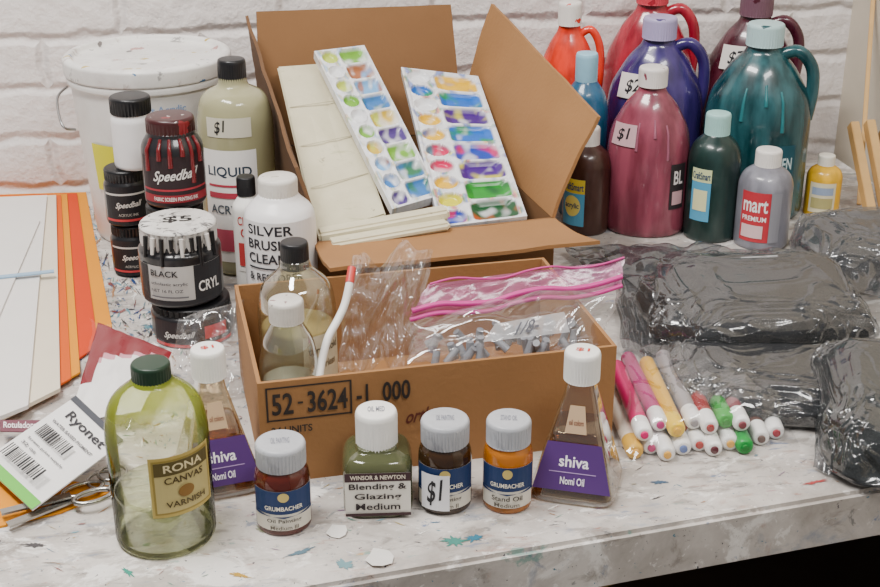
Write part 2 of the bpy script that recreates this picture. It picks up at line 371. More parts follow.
# ---------------------------------------------------------------- big liquid bottle
liqplast=mk('cloudy_liquid_plastic','b8b48c',.18,0,.08,8,coat=.5,trans=.35,ior=1.3)
rt,r,H=bottle('solvent_bottle','tall translucent bottle of pale liquid with black cap','bottle',234,278,55,75,liqplast,prof=[(0,0),(1,0),(1,.74),(.85,.84),(.38,.88),(.36,.93),(0,.93)],capr=.37,capz=(.885,1),matc=black_pl,fr=.15)
rt.location=shift_px(rt.location,231,H)
cyl_label(rt,r,r,H*.08,H*.62,r*1.5,[('r',0,0,1,1,'e9e6e2'),('t','LIQUID',.1,.76,.9,.86,'2c3a4a'),('r',.1,.68,.9,.7,'b03a4c'),('r',.1,.58,.9,.63,'b03a4c'),('t','ACRYLIC',.12,.44,.88,.52,'46505a'),('r',.05,.1,.95,.3,'b54a5e')],yaw=-.25)
cyl_label(rt,r,r,H*.68,H*.77,r*1.2,[('r',0,0,1,1,'cfcab8'),('ti','$1',.2,.15,.42,.85,'222222')],yaw=-.2,name='tape_label')
# ---------------------------------------------------------------- black jars
jarblack=mk('black_paint_jar','131216',.3,0,.3,coat=.3)
def jar_elems(word,c1='c23a3e'): return [('r',0,0,1,1,'1b191d'),('r',0,.78,1,.83,'c9c5c0'),('r',0,.10,1,.16,c1),('ti',word,.26,.42,.76,.62,'ded9d2'),('t','ACRYLIC INK',.3,.24,.7,.31,'a8a29a')]
JP=[(0,0),(1,0),(1,.72),(.88,.8),(.88,.84),(0,.84)]
rt,r,Hh=bottle('ink_jar','black jar of acrylic ink at the bottom of a stack','jar',133,278,214,43,jarblack,prof=JP,capr=.93,capz=(.78,1),matc=black_pl,group='stacked ink jars',rc=.9)
cyl_label(rt,r,r,Hh*.05,Hh*.74,r*2.2,jar_elems('Speedball'))
z1=Hh+.0002; cc=rt.location.copy()
def bottle_at(name,label,cat,loc,r,H,matb,prof,capr,capz,matc,ribs=36,sy=1,sup=2,group=None,fr=.12,yaw=0):
    root=thing(name,loc,camyaw(loc)+yaw,label,cat,group)
    meshobj('body',lathe(fillet([(x*r,y*H) for x,y in prof],fr*r*2,5),44,sy=sy,sup=sup),matb,root,ang=50)
    if matc: cap(root,capr*r,capz[0]*H,capz[1]*H,matc,ribs)
    return root
def ztop(px,py,loc): return PD(px,py,(loc-C).dot(FH)).z-loc.z
l=Vector((cc.x,cc.y,T+z1)); l=shift_px(l,127,.03); h2=ztop(126,160,l+FH*r*.9)
rt=bottle_at('ink_jar','black jar of acrylic ink stacked on another jar','jar',l,r*1.0,h2,jarblack,JP,.93,(.78,1),black_pl,group='stacked ink jars')
cyl_label(rt,r,r,h2*.05,h2*.74,r*2.2,jar_elems('Speedball'))
l=Vector((l.x,l.y,T+z1+h2+.0002)); h3=ztop(133,90,l+FH*r*.9); l=shift_px(l,132,.05)
rt=bottle_at('plastic_bottle','white bottle with black cap standing on stacked jars','bottle',l,r*.93,h3,mk('white_bottle','e4e2e2',.35),[(0,0),(1,0),(1,.68),(.9,.75),(.9,.8),(0,.8)],.98,(.76,1),black_pl)
rt,r,Hh=bottle('ink_jar','tall black jar carrying a maroon ink jar','jar',178,313,192,60,jarblack,prof=JP,capr=.93,capz=(.86,1),matc=black_pl,group='stacked ink jars',rc=.9)
l=Vector((rt.location.x,rt.location.y,T+Hh+.0002)); l=shift_px(l,173,.05); h2=ztop(171,109,l+FH*r*.7)
rt=bottle_at('ink_jar','maroon ink jar with dripping red lid on a black jar','jar',l,r,h2,jarblack,[(0,0),(1,0),(1,.68),(.78,.8),(.78,.84),(0,.84)],.78,(.74,1),splat('maroon_lid','3a1416',[('d8d0ce',120,.3,.8),('7a1c22',40,.5,.5)],.35),group='stacked ink jars')
cyl_label(rt,r,r,h2*.06,h2*.62,r*2.4,[('r',0,0,1,1,'25151a'),('r',0,.3,1,.34,'a22c38'),('r',0,.06,1,.22,'8e1f2c'),('ti','Speedball',.22,.46,.8,.74,'d8d4d0'),('t','FABRIC SCREEN PRINTING INK',.2,.1,.8,.18,'e0d8d4')])
drip=mk('dried_red_ink','6a0f16',.25,0,.2,coat=.5)
for an,ln in [(-.9,.35),(-.45,.22),(-.1,.3),(.3,.18),(.62,.5),(.95,.28)]:
    q=[]
    for k in range(7):
        t=k/6; z=h2*(.80-ln*t); rr=r*(.80 if z>h2*.78 else min(1.0,.78+(h2*.8-z)/h2*1.9))+.0006
        q.append((sin(an)*rr,-cos(an)*rr,z))
    meshobj('paint_drip',tube(q,.0022,4,radii=lambda t:.8+.5*t),drip,rt)
rt,r,Hh=bottle('ink_jar','squat black jar under a larger black paint jar','jar',192,349,281,80,jarblack,prof=JP,capr=.96,capz=(.72,1),matc=black_pl,group='stacked ink jars',rc=.9)
cyl_label(rt,r,r,Hh*.04,Hh*.7,r*2.2,[('r',0,0,1,1,'241a1e'),('r',0,.0,1,.12,'c23a3e'),('ti','Speedball',.16,.3,.5,.62,'d4cfca'),('r',.62,.3,.9,.8,'bb2d36')])
l=Vector((rt.location.x,rt.location.y,T+Hh+.0002)); l=shift_px(l,180,.05); h2=ztop(176,207,l+FH*r*.9)
rt=bottle_at('paint_jar','black acrylic jar with white paint-crusted lid','jar',l,r,h2,jarblack,[(0,0),(1,0),(1,.68),(.9,.72),(.9,.8),(0,.8)],.93,(.72,1),splat('crusted_lid','dddad6',[('1c1c1e',110,.35,.7)],.5,'bdb9b4',.3,20,layers=[('4a484a',30,.56,.03,1.6,.85),('8d8782',24,.55,.06,1.3,.7),('1c1c1e',50,.60,.03,2.0,.95)]))
cyl_label(rt,r,r,h2*.08,h2*.58,r*2.3,[('r',0,0,1,1,'b5b2ae'),('r',0,.0,1,.12,'26262a'),('r',.62,.12,1,1,'202024'),('r',0,.12,.12,1,'202024'),('t','BLACK',.16,.74,.46,.9,'222226'),('t','CRYL',.66,.3,.92,.58,'e6e4e0'),('t','scholastic acrylic',.16,.5,.55,.6,'44444a'),('t','NET 16 FL OZ',.16,.34,.5,.42,'44444a'),('r',.16,.2,.55,.24,'66666a')])
bmk=mk('black_paint_drip','141416',.3); wmk=mk('white_paint_drip','cfcbc6',.4)
for an,ln,mm_ in [(-.95,.26,bmk),(-.7,.2,wmk),(-.45,.34,bmk),(-.2,.14,bmk),(.05,.22,wmk),(.3,.18,bmk),(.5,.36,bmk),(.75,.2,wmk),(.95,.3,bmk)]:
    meshobj('paint_drip',tube([(sin(an)*r*(.955+.02*k),-cos(an)*r*(.955+.02*k),h2*(.92-ln*k/3)) for k in range(4)],.0022,4,radii=lambda t:1.2-.4*t),mm_,rt)
def top_text(rt,s,z,rr,col='222222'):
    def mf(u,v,l): return Vector(((u-.5)*rr*1.1,(v-.5)*rr*.9,z+.0004))
    me,ms=build_label(mf,[('t',s,.1,.2,.9,.8,col)]); meshobj('lid_writing',me,ms,rt,smooth=False)
top_text(rt,'$5',h2,r*.8)
# ---------------------------------------------------------------- brush cleaner and little bottle
rt,r,H=bottle('small_bottle','slim white bottle with black cap','bottle',249,309,173,30,white_pl,shoulder=.78,neck=(.5,.86),capr=.62,capz=(.86,1),matc=black_pl)
cyl_label(rt,r,r,H*.3,H*.75,r*1.8,[('r',0,0,1,1,'e6e2dc'),('t','CLEAR',.1,.8,.9,.95,'b83a3a'),('t','GEL',.2,.6,.8,.75,'b83a3a'),('r',.1,.1,.9,.5,'b83a3a')])
rt,r,H=bottle('brush_cleaner_bottle','white squeeze bottle of brush cleaner','bottle',281,343,170,72,mk('white_bottle','e4e2e2',.35),prof=[(0,0),(1,0),(1,.7),(.95,.8),(.6,.87),(.52,.9),(0,.9)],capr=.54,capz=(.86,1),matc=dirty_cap)
cyl_label(rt,r,r,H*.26,H*.78,r*2.2,[('r',0,0,1,1,'e2e0e0'),('t','SILVER',.1,.84,.7,.96,'23232a'),('t','BRUSH',.1,.67,.62,.79,'23232a'),('t','CLEANER',.1,.5,.82,.62,'23232a'),('r',.1,.43,.84,.45,'23232a'),('t','& RESTORER',.1,.28,.8,.38,'23232a')],yaw=-.1)
# ---------------------------------------------------------------- front cardboard box
zt=.098
FL=P(257,384,zt); FR=P(617,346,zt); u=(FR-FL); u.z=0; Wb=u.length; u.normalize(); v_=Vector((-u.y,u.x,0)); Db=.216
org=Vector((FL.x,FL.y,T)); yawb=atan2(u.y,u.x)
rt=thing('cardboard_box',org,yawb,'low open cardboard tray box stencilled with part number','box')
bm=bmesh.new(); t_=.0035
for bx in [(0,0,0,Wb,Db,t_),(0,0,t_,Wb,t_,zt),(0,Db-t_,t_,Wb,Db,zt),(0,t_,t_,t_,Db-t_,zt),(Wb-t_,t_,t_,Wb,Db-t_,zt)]: boxmesh(*bx,bm=bm)
meshobj('box_body',tomesh(bm),card,rt,smooth=False)
def bl_map(u_,v2,l): return Vector((u_*Wb,-.0003-l*.0002,v2*zt))
el=[('r',.02,.62,.25,.635,'2a2422'),('r',.02,.935,.25,.95,'2a2422'),('r',.02,.62,.025,.95,'2a2422'),('r',.245,.62,.25,.95,'2a2422'),
 ('t','52',.035,.68,.092,.89,'2a2422'),('r',.104,.775,.118,.795,'2a2422'),('t','3624',.13,.68,.238,.89,'2a2422'),('t','-1  000',.262,.71,.41,.9,'2a2422'),
 ('t','24 UNITS',.03,.5,.14,.57,'2a2422')]
me,ms=build_label(bl_map,el); meshobj('box_print',me,ms,rt,smooth=False)
me,ms=build_label(bl_map,[('ti','orthw',.40,.46,.50,.60,'5f2c22')]); meshobj('box_logo_print',me,ms,rt,smooth=False)
# ---------------------------------------------------------------- bottles inside box
glz=film_mat('amber_glass',tint='efe9cf',dens=.07,gloss=.45,rough=.05,milk='d6d0ae',bump=.02)
rt,r,H=bottle('medium_bottle','round translucent tan bottle with black cap in the box','bottle',291,417,236,78,glz,prof=[(0,0),(1,0),(1,.6),(.9,.74),(.4,.84),(.38,.9),(0,.9)],capr=.36,capz=(.84,1),matc=black_pl,zb=.0038)
rt.location=rt.location+R*.006
meshobj('liquid',lathe(fillet([(0,.003),(r*.94,.003),(r*.94,H*.5),(0,H*.5)],.004),40),mk('tan_liquid','e6ddb8',.1,0,.05,trans=.5),rt)
cyl_label(rt,r,r,H*.18,H*.5,r*1.2,[('r',0,0,1,1,'cfc8ae'),('t','turpenoid',.1,.6,.9,.8,'5a5340'),('t','odorless',.2,.35,.8,.5,'7a6a50')],yaw=.7)
rt,r,H=bottle('glass_jar','small clear glass bottle with white cap in the box','bottle',289,452,292,60,glass,prof=[(0,0),(1,0),(1,.55),(.85,.72),(.5,.84),(.5,.92),(0,.92)],capr=.58,capz=(.85,1),matc=dirty_cap,zb=.0038)
meshobj('liquid',lathe(fillet([(0,.003),(r*.92,.003),(r*.92,H*.45),(0,H*.45)],.004),40),mk('pale_liquid','e6e3d0',.05,0,.05,trans=.7),rt)
# ---------------------------------------------------------------- big open cardboard box
z2=.10
A_=P(314,243,z2); B_=P(555,218,z2); u2=B_-A_; W2=u2.length; u2.normalize(); w2=Vector((-u2.y,u2.x,0)); D2=.355
rt=thing('open_cardboard_box',Vector((A_.x,A_.y,T)),atan2(u2.y,u2.x),'open cardboard carton with raised flaps holding palettes','box')
bm=bmesh.new()
for bx in [(0,0,.0003,W2,D2,t_),(0,0,t_,W2,t_,z2),(0,D2-t_,t_,W2,D2,z2),(0,t_,t_,t_,D2-t_,z2),(W2-t_,t_,t_,W2,D2-t_,z2)]: boxmesh(*bx,bm=bm)
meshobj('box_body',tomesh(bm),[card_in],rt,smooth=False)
Mi=Matrix.Rotation(-atan2(u2.y,u2.x),4,'Z')
def loc2(p): return Mi@(p-Vector((A_.x,A_.y,T)))
BL=A_+w2*D2; BR=B_+w2*D2
def flap(name,pts,mat,th=.004):
    q=[loc2(p) for p in pts]; bm=bmesh.new()
    n=(q[1]-q[0]).cross(q[3]-q[0]).normalized()
    N1=10; g=[]
    for s in (0,1):
        gg=[]
        for i in range(N1+1):
            row=[]
            for j in range(N1+1):
                a_=i/N1; b2=j/N1
                p=(q[0]*(1-a_)+q[1]*a_)*(1-b2)+(q[3]*(1-a_)+q[2]*a_)*b2
                p=p+n*(sin(b2*pi)*.004+.002*noise.noise(p*30))+n*(th*s)
                row.append(bm.verts.new(p))
            gg.append(row)
        g.append(gg)
    for s in (0,1):
        for i in range(N1):
            for j in range(N1): bm.faces.new((g[s][i][j],g[s][i+1][j],g[s][i+1][j+1],g[s][i][j+1]))
    rim=[(i,0) for i in range(N1)]+[(N1,j) for j in range(N1)]+[(i,N1) for i in range(N1,0,-1)]+[(0,j) for j in range(N1,0,-1)]
    for k in range(len(rim)):
        i,j=rim[k]; i2,j2=rim[(k+1)%len(rim)]
        bm.faces.new((g[0][i][j],g[0][i2][j2],g[1][i2][j2],g[1][i][j]))
    bmesh.ops.recalc_face_normals(bm,faces=bm.faces)
    return meshobj(name,tomesh(bm),mat,rt,ang=30)
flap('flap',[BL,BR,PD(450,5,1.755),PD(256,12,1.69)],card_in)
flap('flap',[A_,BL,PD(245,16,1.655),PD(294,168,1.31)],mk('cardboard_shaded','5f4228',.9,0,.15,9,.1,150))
flap('flap',[BR,B_,PD(601,117,1.38),PD(494,4,1.70)],card)
flap('flap',[A_,B_,PD(600,241,1.285),PD(330,268,1.195)],card)
# ---------------------------------------------------------------- palettes
def palmat(nm,base):
    m,nt,b=new_mat(nm); N=nt.nodes; L=nt.links
    at=N.new('ShaderNodeVertexColor'); at.layer_name='paint'
    tc=N.new('ShaderNodeTexCoord'); nz=N.new('ShaderNodeTexNoise'); nz.inputs['Scale'].default_value=120; nz.inputs['Detail'].default_value=4; L.new(tc.outputs['Object'],nz.inputs['Vector'])
    mr=N.new('ShaderNodeMapRange'); mr.inputs['From Min'].default_value=.35; mr.inputs['From Max'].default_value=.65; mr.inputs['To Min'].default_value=.6; mr.inputs['To Max'].default_value=1.0; L.new(nz.outputs['Fac'],mr.inputs[0])
    mx=N.new('ShaderNodeMixRGB'); mx.blend_type='MULTIPLY'; mx.inputs[0].default_value=.3; L.new(at.outputs[0],mx.inputs[1]); L.new(mr.outputs[0],mx.inputs[2])
    L.new(mx.outputs[0],b.inputs['Base Color']); b.inputs['Roughness'].default_value=.28; return m
def palette(name,label,cs,wells,cols,th=.011,base='e0e1e4',stain=.35,depth=.005,cover=(1.35,.35)):
    cen=sum(cs,Vector())/4; n=(cs[1]-cs[0]).cross(cs[3]-cs[0]).normalized()
    if n.z<0:n=-n
    NX,NY=90,210; bm=bmesh.new(); g=[]; cl=[]
    bc=Vector(lin(base)[:3]); cc=[Vector(lin(c)[:3]) for c in cols]
    def ev(a,b2):
        e=min(min(a,1-a)*.085,min(b2,1-b2)*.26); h=.003*max(0,min(1,(.0045-e)/.0015)) if e<.0045 else 0
        col=bc.copy(); inside=False
        for (k,x,y,rx,ry,ci) in wells:
            dx=(a-x)/rx; dy=(b2-y)/ry
            q=sqrt(dx*dx+dy*dy) if k=='c' else (abs(dx)**6+abs(dy)**6)**(1/6)
            if q<1.2: h=max(h,.002*max(0,1-abs(q-1.06)/.12))
            if q<1.0:
                h=-depth*min(1,(1-q)*3.0); inside=True
                if ci>0:
                    m_=cover[0]+1.6*noise.noise(Vector((a*7+ci*3,b2*20,ci*1.7))); m_=max(cover[1],min(1,m_))*min(1,(1-q)*12+.35)
                    c2=cc[ci-1]; alt=cc[(ci*3+1)%len(cc)]
                    f2=max(0,min(.85,noise.noise(Vector((a*6,b2*16,ci+20)))*2.2-.1))
                    col=bc.lerp(c2.lerp(alt,f2),m_)
                break
        if not inside:
            s=noise.noise(Vector((a*7+5,b2*19,3)))-.08
            if s>0:
                c2=cc[int(abs(noise.noise(Vector((a*2,b2*4,9))))*3*len(cols))%len(cols)]
                col=bc.lerp(c2,min(1,s*3.6)*stain)
        return h,col
    for j in range(NY+1):
        row=[]
        for i in range(NX+1):
            a=i/NX; b2=j/NY
            p=(cs[0]*(1-a)+cs[1]*a)*(1-b2)+(cs[3]*(1-a)+cs[2]*a)*b2
            h,co_=ev(a,b2); row.append(bm.verts.new(p+n*h-cen)); cl.append(co_)
        g.append(row)
    for j in range(NY):
        for i in range(NX): bm.faces.new((g[j][i],g[j][i+1],g[j+1][i+1],g[j+1][i]))
    rim=[(0,i) for i in range(NX)]+[(j,NX) for j in range(NY)]+[(NY,i) for i in range(NX,0,-1)]+[(j,0) for j in range(NY,0,-1)]
    lv=[bm.verts.new(g[j][i].co-n*th) for j,i in rim]
    for k in range(len(rim)):
        j,i=rim[k]; j2,i2=rim[(k+1)%len(rim)]
        bm.faces.new((g[j][i],g[j2][i2],lv[(k+1)%len(rim)],lv[k]))
    bm.faces.new(lv[::-1]); bmesh.ops.recalc_face_normals(bm,faces=bm.faces)
    me=tomesh(bm)
    at=me.color_attributes.new('paint','FLOAT_COLOR','POINT')
    for k in range(len(me.vertices)):
        c_=cl[k] if k<len(cl) else bc
        at.data[k].color=(c_[0],c_[1],c_[2],1)
    o=meshobj(name,me,palmat('palette_plastic',base),None,loc=cen,ang=60); o['label']=label; o['category']='palette'
    return o
colsB=['0060c0','0838a8','400878','008090','108820','004820','e0b000','c80850','c04800','601408','d0c818']
wB=[]
for k,ci in enumerate([0,1,0,7,7,8,8,7,11,2]): wB.append(('c',.2,.95-k*.1,.14,.040,ci))
for k,ci in enumerate([7,1,3,1,2,3,5,6]): wB.append(('r',.67,.925-k*.122,.27,.054,ci))
cB=[PD(440,229,1.335),PD(527,218,1.355),PD(478,78,1.66),PD(401,69,1.64)]
cA=[PD(392,211,1.362),PD(440,197,1.395),PD(364,47,1.675),PD(314,53,1.635)]
palette('paint_palette','white plastic palette with rectangular wells of bright paint',cB,wB,colsB,stain=.7)
colsA=['70a8d8','3070b0','70a830','c8a830','a06038','b8c850','483078','287048']
wA=[]
for k in range(10): wA.append(('c',.25,.95-k*.1,.15,.040,[6,0,6,3,0,3,4,1,2,7][k]))
for k in range(9): wA.append(('r',.7,.94-k*.108,.25,.047,[3,5,1,2,4,7,3,8,2][k]))
palette('paint_palette','white plastic palette smeared with muted paint',cA,wA,colsA,stain=.5,cover=(1.0,.2))
cream=splat('cream_plastic','d6cfb2',[],.45,'c8c0a2',.05,layers=[('a8a67a',16,.60,.06,1.5,.6),('7a6f55',40,.65,.03,2,.6)])
cs=[PD(316,236,1.335),PD(386,214,1.37),PD(333,62,1.68),PD(277,66,1.64)]
me,cen,n=slab(cs,.006); bmx=bmesh.new(); bmx.from_mesh(me); bmesh.ops.bevel(bmx,geom=bmx.edges[:],offset=.002,segments=2,affect='EDGES'); bmx.to_mesh(me)
rt=thing('palette_tray',cen,0,'cream plastic palette tray leaning in open carton','tray'); meshobj('tray_body',me,cream,rt,smooth=False)
for e_ in [('r',.08,.48,.95,.485,'a9a184'),('r',.08,.24,.95,.245,'a9a184'),('r',.05,.72,.95,.725,'a9a184')]:
    quad_label(rt,cs,[e_],origin=cen,name='seam_line')
for k,(p1,p2,hh) in enumerate([((318,233),(449,209),.012),((330,243),(450,222),.009)]):
    a1=PD(p1[0],p1[1],1.30-k*.02); a2=PD(p2[0],p2[1],1.335-k*.015)
    dv=(a2-a1).normalized(); sd=dv.cross(Vector((0,0,1))).normalized()*.018
    cs=[a1+sd*.2,a2+sd*.2,a2-sd,a1-sd]
    me,cen,n=slab(cs,hh); bmx=bmesh.new(); bmx.from_mesh(me); bmesh.ops.bevel(bmx,geom=bmx.edges[:],offset=.003,segments=3,affect='EDGES'); bmx.to_mesh(me)
    o=meshobj('plastic_case',me,cream,None,loc=cen,ang=30); o['label']='slim cream plastic case lying on carton edge'; o['category']='case'; o['group']='slim cream cases'
# ---------------------------------------------------------------- jugs
JUG=[(0,0),(.94,0),(1,.04),(1,.52),(.93,.64),(.6,.79),(.34,.86),(.31,.9),(0,.9)]
def jug(label,px,yb,yt,w,col,capcol,sy=.82,price=None,hand=True,pl=(-.3,.55),yaw=0,extra=None,var=.3,tapes='e8e2dc',dried=None):
    m=mk('paint_filled_plastic_'+col,col,.24,0,var,30,coat=.5,stretch=(1.6,1.6,.35))
    c,r,H=place(px,yb,yt,w,0,.3,sy)
    rt=thing('paint_jug',c,camyaw(c)+yaw,label,'jug','gallon paint jugs')
    meshobj('body',lathe(fillet([(a*r,b*H) for a,b in JUG],.012,4),52,sy=sy),m,rt,ang=60)
    if hand: meshobj('handle',tube([(.25*r,0,.83*H),(.62*r,0,.865*H),(.90*r,0,.79*H),(.96*r,0,.66*H),(.9*r,0,.52*H)],r*.12),m,rt)
    cap(rt,.35*r,.885*H,H,splat('jug_cap_'+capcol,capcol,[(col,90,.4,.6)],.4,capcol),40)
    if price:
        zc=pl[1]
        cyl_label(rt,r,r*.9,zc*H,(zc+.13)*H,r*.75,[('r',0,0,1,1,tapes),('ti',price,.27,.2,.73,.8,'1d1d22')],yaw=pl[0],sy=sy,name='price_tape')
    if extra: cyl_label(rt,r,r,extra[0]*H,extra[1]*H,extra[2]*r,extra[3],yaw=extra[4],sy=sy)
    if dried:
        dm=mk('dried_paint_run_'+dried,dried,.35)
        for an,z0_,ln in [(-.3,.70,.16),(.15,.72,.1),(.5,.69,.2)]:
            q=[]
            for k in range(5):
                z=z0_-ln*k/4; rr=1.0 if z<.52 else (1-(z-.52)/.12*.07 if z<.64 else .93-(z-.64)/.15*.33)
                q.append((sin(an)*rr*r*.99,-cos(an)*rr*r*sy*.99,z*H))
            meshobj('paint_drip',tube(q,r*.03,4,radii=lambda t:.7+.6*t),dm,rt)
    return rt,r,H
jug('gallon jug of rose pink paint with white cap',649,239,64,82,'80384a','d9d4d0',price='$1',pl=(-.7,.56),hand=False,extra=(.18,.46,.5,[('r',0,0,1,1,'2a2226'),('t','BL',.2,.55,.8,.85,'e6dede'),('r',.15,.1,.85,.4,'c9a0a6')],.85),tapes='c7a3aa',dried='94566a')
jug('gallon jug of purple paint with splattered cap',655,210,14,96,'2b1a5e','a49ac0',price='$2',pl=(-.5,.6),sy=.78)
jug('gallon jug of crimson paint',648,185,-22,90,'960f28','c43a4a',sy=.74)
jug('gallon jug of orange red paint with white cap',567,203,0,66,'d02a0a','e2dcd6',sy=.8)
jug('gallon jug of maroon paint',750,182,-8,92,'430d20','6a4a58',price='$7',pl=(-.35,.62),sy=.74)
jug('gallon jug of dark teal paint with pale cap',758,224,20,104,'044248','a9c6c8',extra=(.1,.42,.7,[('r',0,0,1,1,'0f4a58'),('t','GREEN',.1,.6,.9,.8,'c9dde0'),('r',.1,.1,.9,.45,'123a4a')],.5),var=.5,dried='1f6a70')
# ---------------------------------------------------------------- small squeeze bottles
SQ=[(0,0),(.95,0),(1,.03),(1,.66),(.85,.76),(.42,.84),(.4,.9),(0,.9)]
def squeeze(label,px,yb,yt,w,col,capcol,elems=None,yaw=0,lab=(.15,.6,1.5)):
    m=mk('squeeze_bottle_'+col,col,.3,0,.25,30,coat=.3,stretch=(1.5,1.5,.5))
    rt,r,H=bottle('paint_bottle',label,'bottle',px,yb,yt,w,m,prof=SQ,capr=.48,capz=(.83,1),matc=mk('bottle_cap_'+capcol,capcol,.4,0,.15,50),group='squeeze paint bottles')
    if elems: cyl_label(rt,r,r,lab[0]*H,lab[1]*H,lab[2]*r,elems,yaw=yaw)
lab1=[('r',0,0,1,1,'4f9bc0'),('r',0,.7,1,1,'d9c23a'),('e',.15,.2,.85,.65,'e0cf6a'),('t','CraftSmart',.05,.76,.95,.92,'27406a'),('t','acrylic',.2,.35,.8,.5,'27406a')]
squeeze('brown paint squeeze bottle with yellow blue label',587,237,123,47,'3a1e15','c9c4be',lab1,-.6,(.1,.55,1.1))
squeeze('blue paint squeeze bottle with pale cap',584,220,50,46,'1c5678','8fbfd6')
squeeze('dark green paint squeeze bottle with mint cap',714,244,109,52,'0a2a27','9cc9c4',[('r',0,0,1,1,'4f9bc0'),('r',0,.75,1,1,'cdd6a0'),('r',.15,.2,.85,.6,'d9d9a8'),('t','CraftSmart',.05,.8,.95,.94,'27406a')],-.45,(.18,.6,.8))
squeeze('grey paint bottle with red label and white cap',765,252,145,54,'80808a','e2ddd8',[('r',0,.0,.74,1,'b92f3b'),('t','mart',.06,.6,.68,.86,'eceaea'),('t','PREMIUM',.06,.42,.66,.52,'f0e8e8'),('r',.06,.08,.6,.34,'d8b8ba'),('r',.74,0,1,1,'8a8a92')],-.1,(.1,.62,1.5))
squeeze('small yellow craft paint bottle with white cap',824,219,152,35,'d9a81c','e2ddd0',[('r',0,0,1,1,'d8cfae'),('r',.1,.6,.9,.85,'8f9fb8'),('r',.1,.15,.9,.5,'a89f6a')],0,(.1,.6,1.5))
# ---------------------------------------------------------------- front bottles
gm,nt,bs=new_mat('green_residue_glass'); N=nt.nodes; L=nt.links; N.remove(bs); out=N['Material Output']
tc=N.new('ShaderNodeTexCoord'); sp=N.new('ShaderNodeSeparateXYZ'); L.new(tc.outputs['Object'],sp.inputs[0])
nz=N.new('ShaderNodeTexNoise'); nz.inputs['Scale'].default_value=35; nz.inputs['Detail'].default_value=5; L.new(tc.outputs['Object'],nz.inputs['Vector'])
ad=N.new('ShaderNodeMath'); ad.operation='MULTIPLY_ADD'; ad.inputs[1].default_value=.05; L.new(nz.outputs['Fac'],ad.inputs[0]); L.new(sp.outputs[2],ad.inputs[2])
rp=N.new('ShaderNodeValToRGB'); mr=N.new('ShaderNodeMapRange'); mr.inputs['From Max'].default_value=.17; L.new(ad.outputs[0],mr.inputs[0]); L.new(mr.outputs[0],rp.inputs[0])
e=rp.color_ramp.elements; e[0].position=.60; e[0].color=(.01,.01,.01,1); e[1].position=.92; e[1].color=(.45,.45,.45,1)
tr=N.new('ShaderNodeBsdfTransparent'); tr.inputs[0].default_value=lin('fcfdf6')
df=N.new('ShaderNodeBsdfTranslucent'); df.inputs[0].default_value=lin('eef56a'); d2=N.new('ShaderNodeBsdfDiffuse'); d2.inputs[0].default_value=lin('d0e048')
mm=N.new('ShaderNodeMixShader'); mm.inputs[0].default_value=.45; L.new(df.outputs[0],mm.inputs[1]); L.new(d2.outputs[0],mm.inputs[2])
ma=N.new('ShaderNodeMixShader'); L.new(rp.outputs[0],ma.inputs[0]); L.new(tr.outputs[0],ma.inputs[1]); L.new(mm.outputs[0],ma.inputs[2])
gl=N.new('ShaderNodeBsdfGlossy'); gl.inputs['Roughness'].default_value=.04
fr=N.new('ShaderNodeLayerWeight'); fr.inputs[0].default_value=.17
mb=N.new('ShaderNodeMixShader'); L.new(fr.outputs['Fresnel'],mb.inputs[0]); L.new(ma.outputs[0],mb.inputs[1]); L.new(gl.outputs[0],mb.inputs[2]); L.new(mb.outputs[0],out.inputs[0])
rt,r,H=bottle('glass_bottle','large clear glass bottle with green residue and dark cap','bottle',163,561,353,102,gm,prof=[(0,0),(.95,0),(1,.03),(1,.66),(.88,.8),(.45,.89),(.36,.92),(0,.92)],capr=.38,capz=(.885,1),matc=mk('dark_green_cap','16301f',.35),fr=.2,segs=64)
rt.location=shift_px(rt.location,162,H*.3)
meshobj('liquid',lathe(fillet([(0,.004),(r*.93,.004),(r*.95,.01),(r*.95,H*.30),(0,H*.30)],.003),56),film_mat('clear_pale_liquid',tint='eef2dc',dens=.03,gloss=.3,rough=.02,milk='c8cf9c',bump=.01),rt)
cyl_label(rt,r,r,H*.26,H*.60,r*1.35,[('r',0,0,1,1,'b8a258'),('r',.04,.05,.96,.95,'94803a'),('r',.07,.08,.93,.92,'b8a970'),('r',.07,.7,.93,.92,'554920'),('t','RONA',.2,.75,.8,.88,'d8ca9c'),('t','CANVAS',.2,.56,.8,.67,'4a3d1c'),('e',.38,.3,.62,.5,'7f5c22'),('t','VARNISH',.2,.17,.8,.27,'4a3d1c')],yaw=.45)
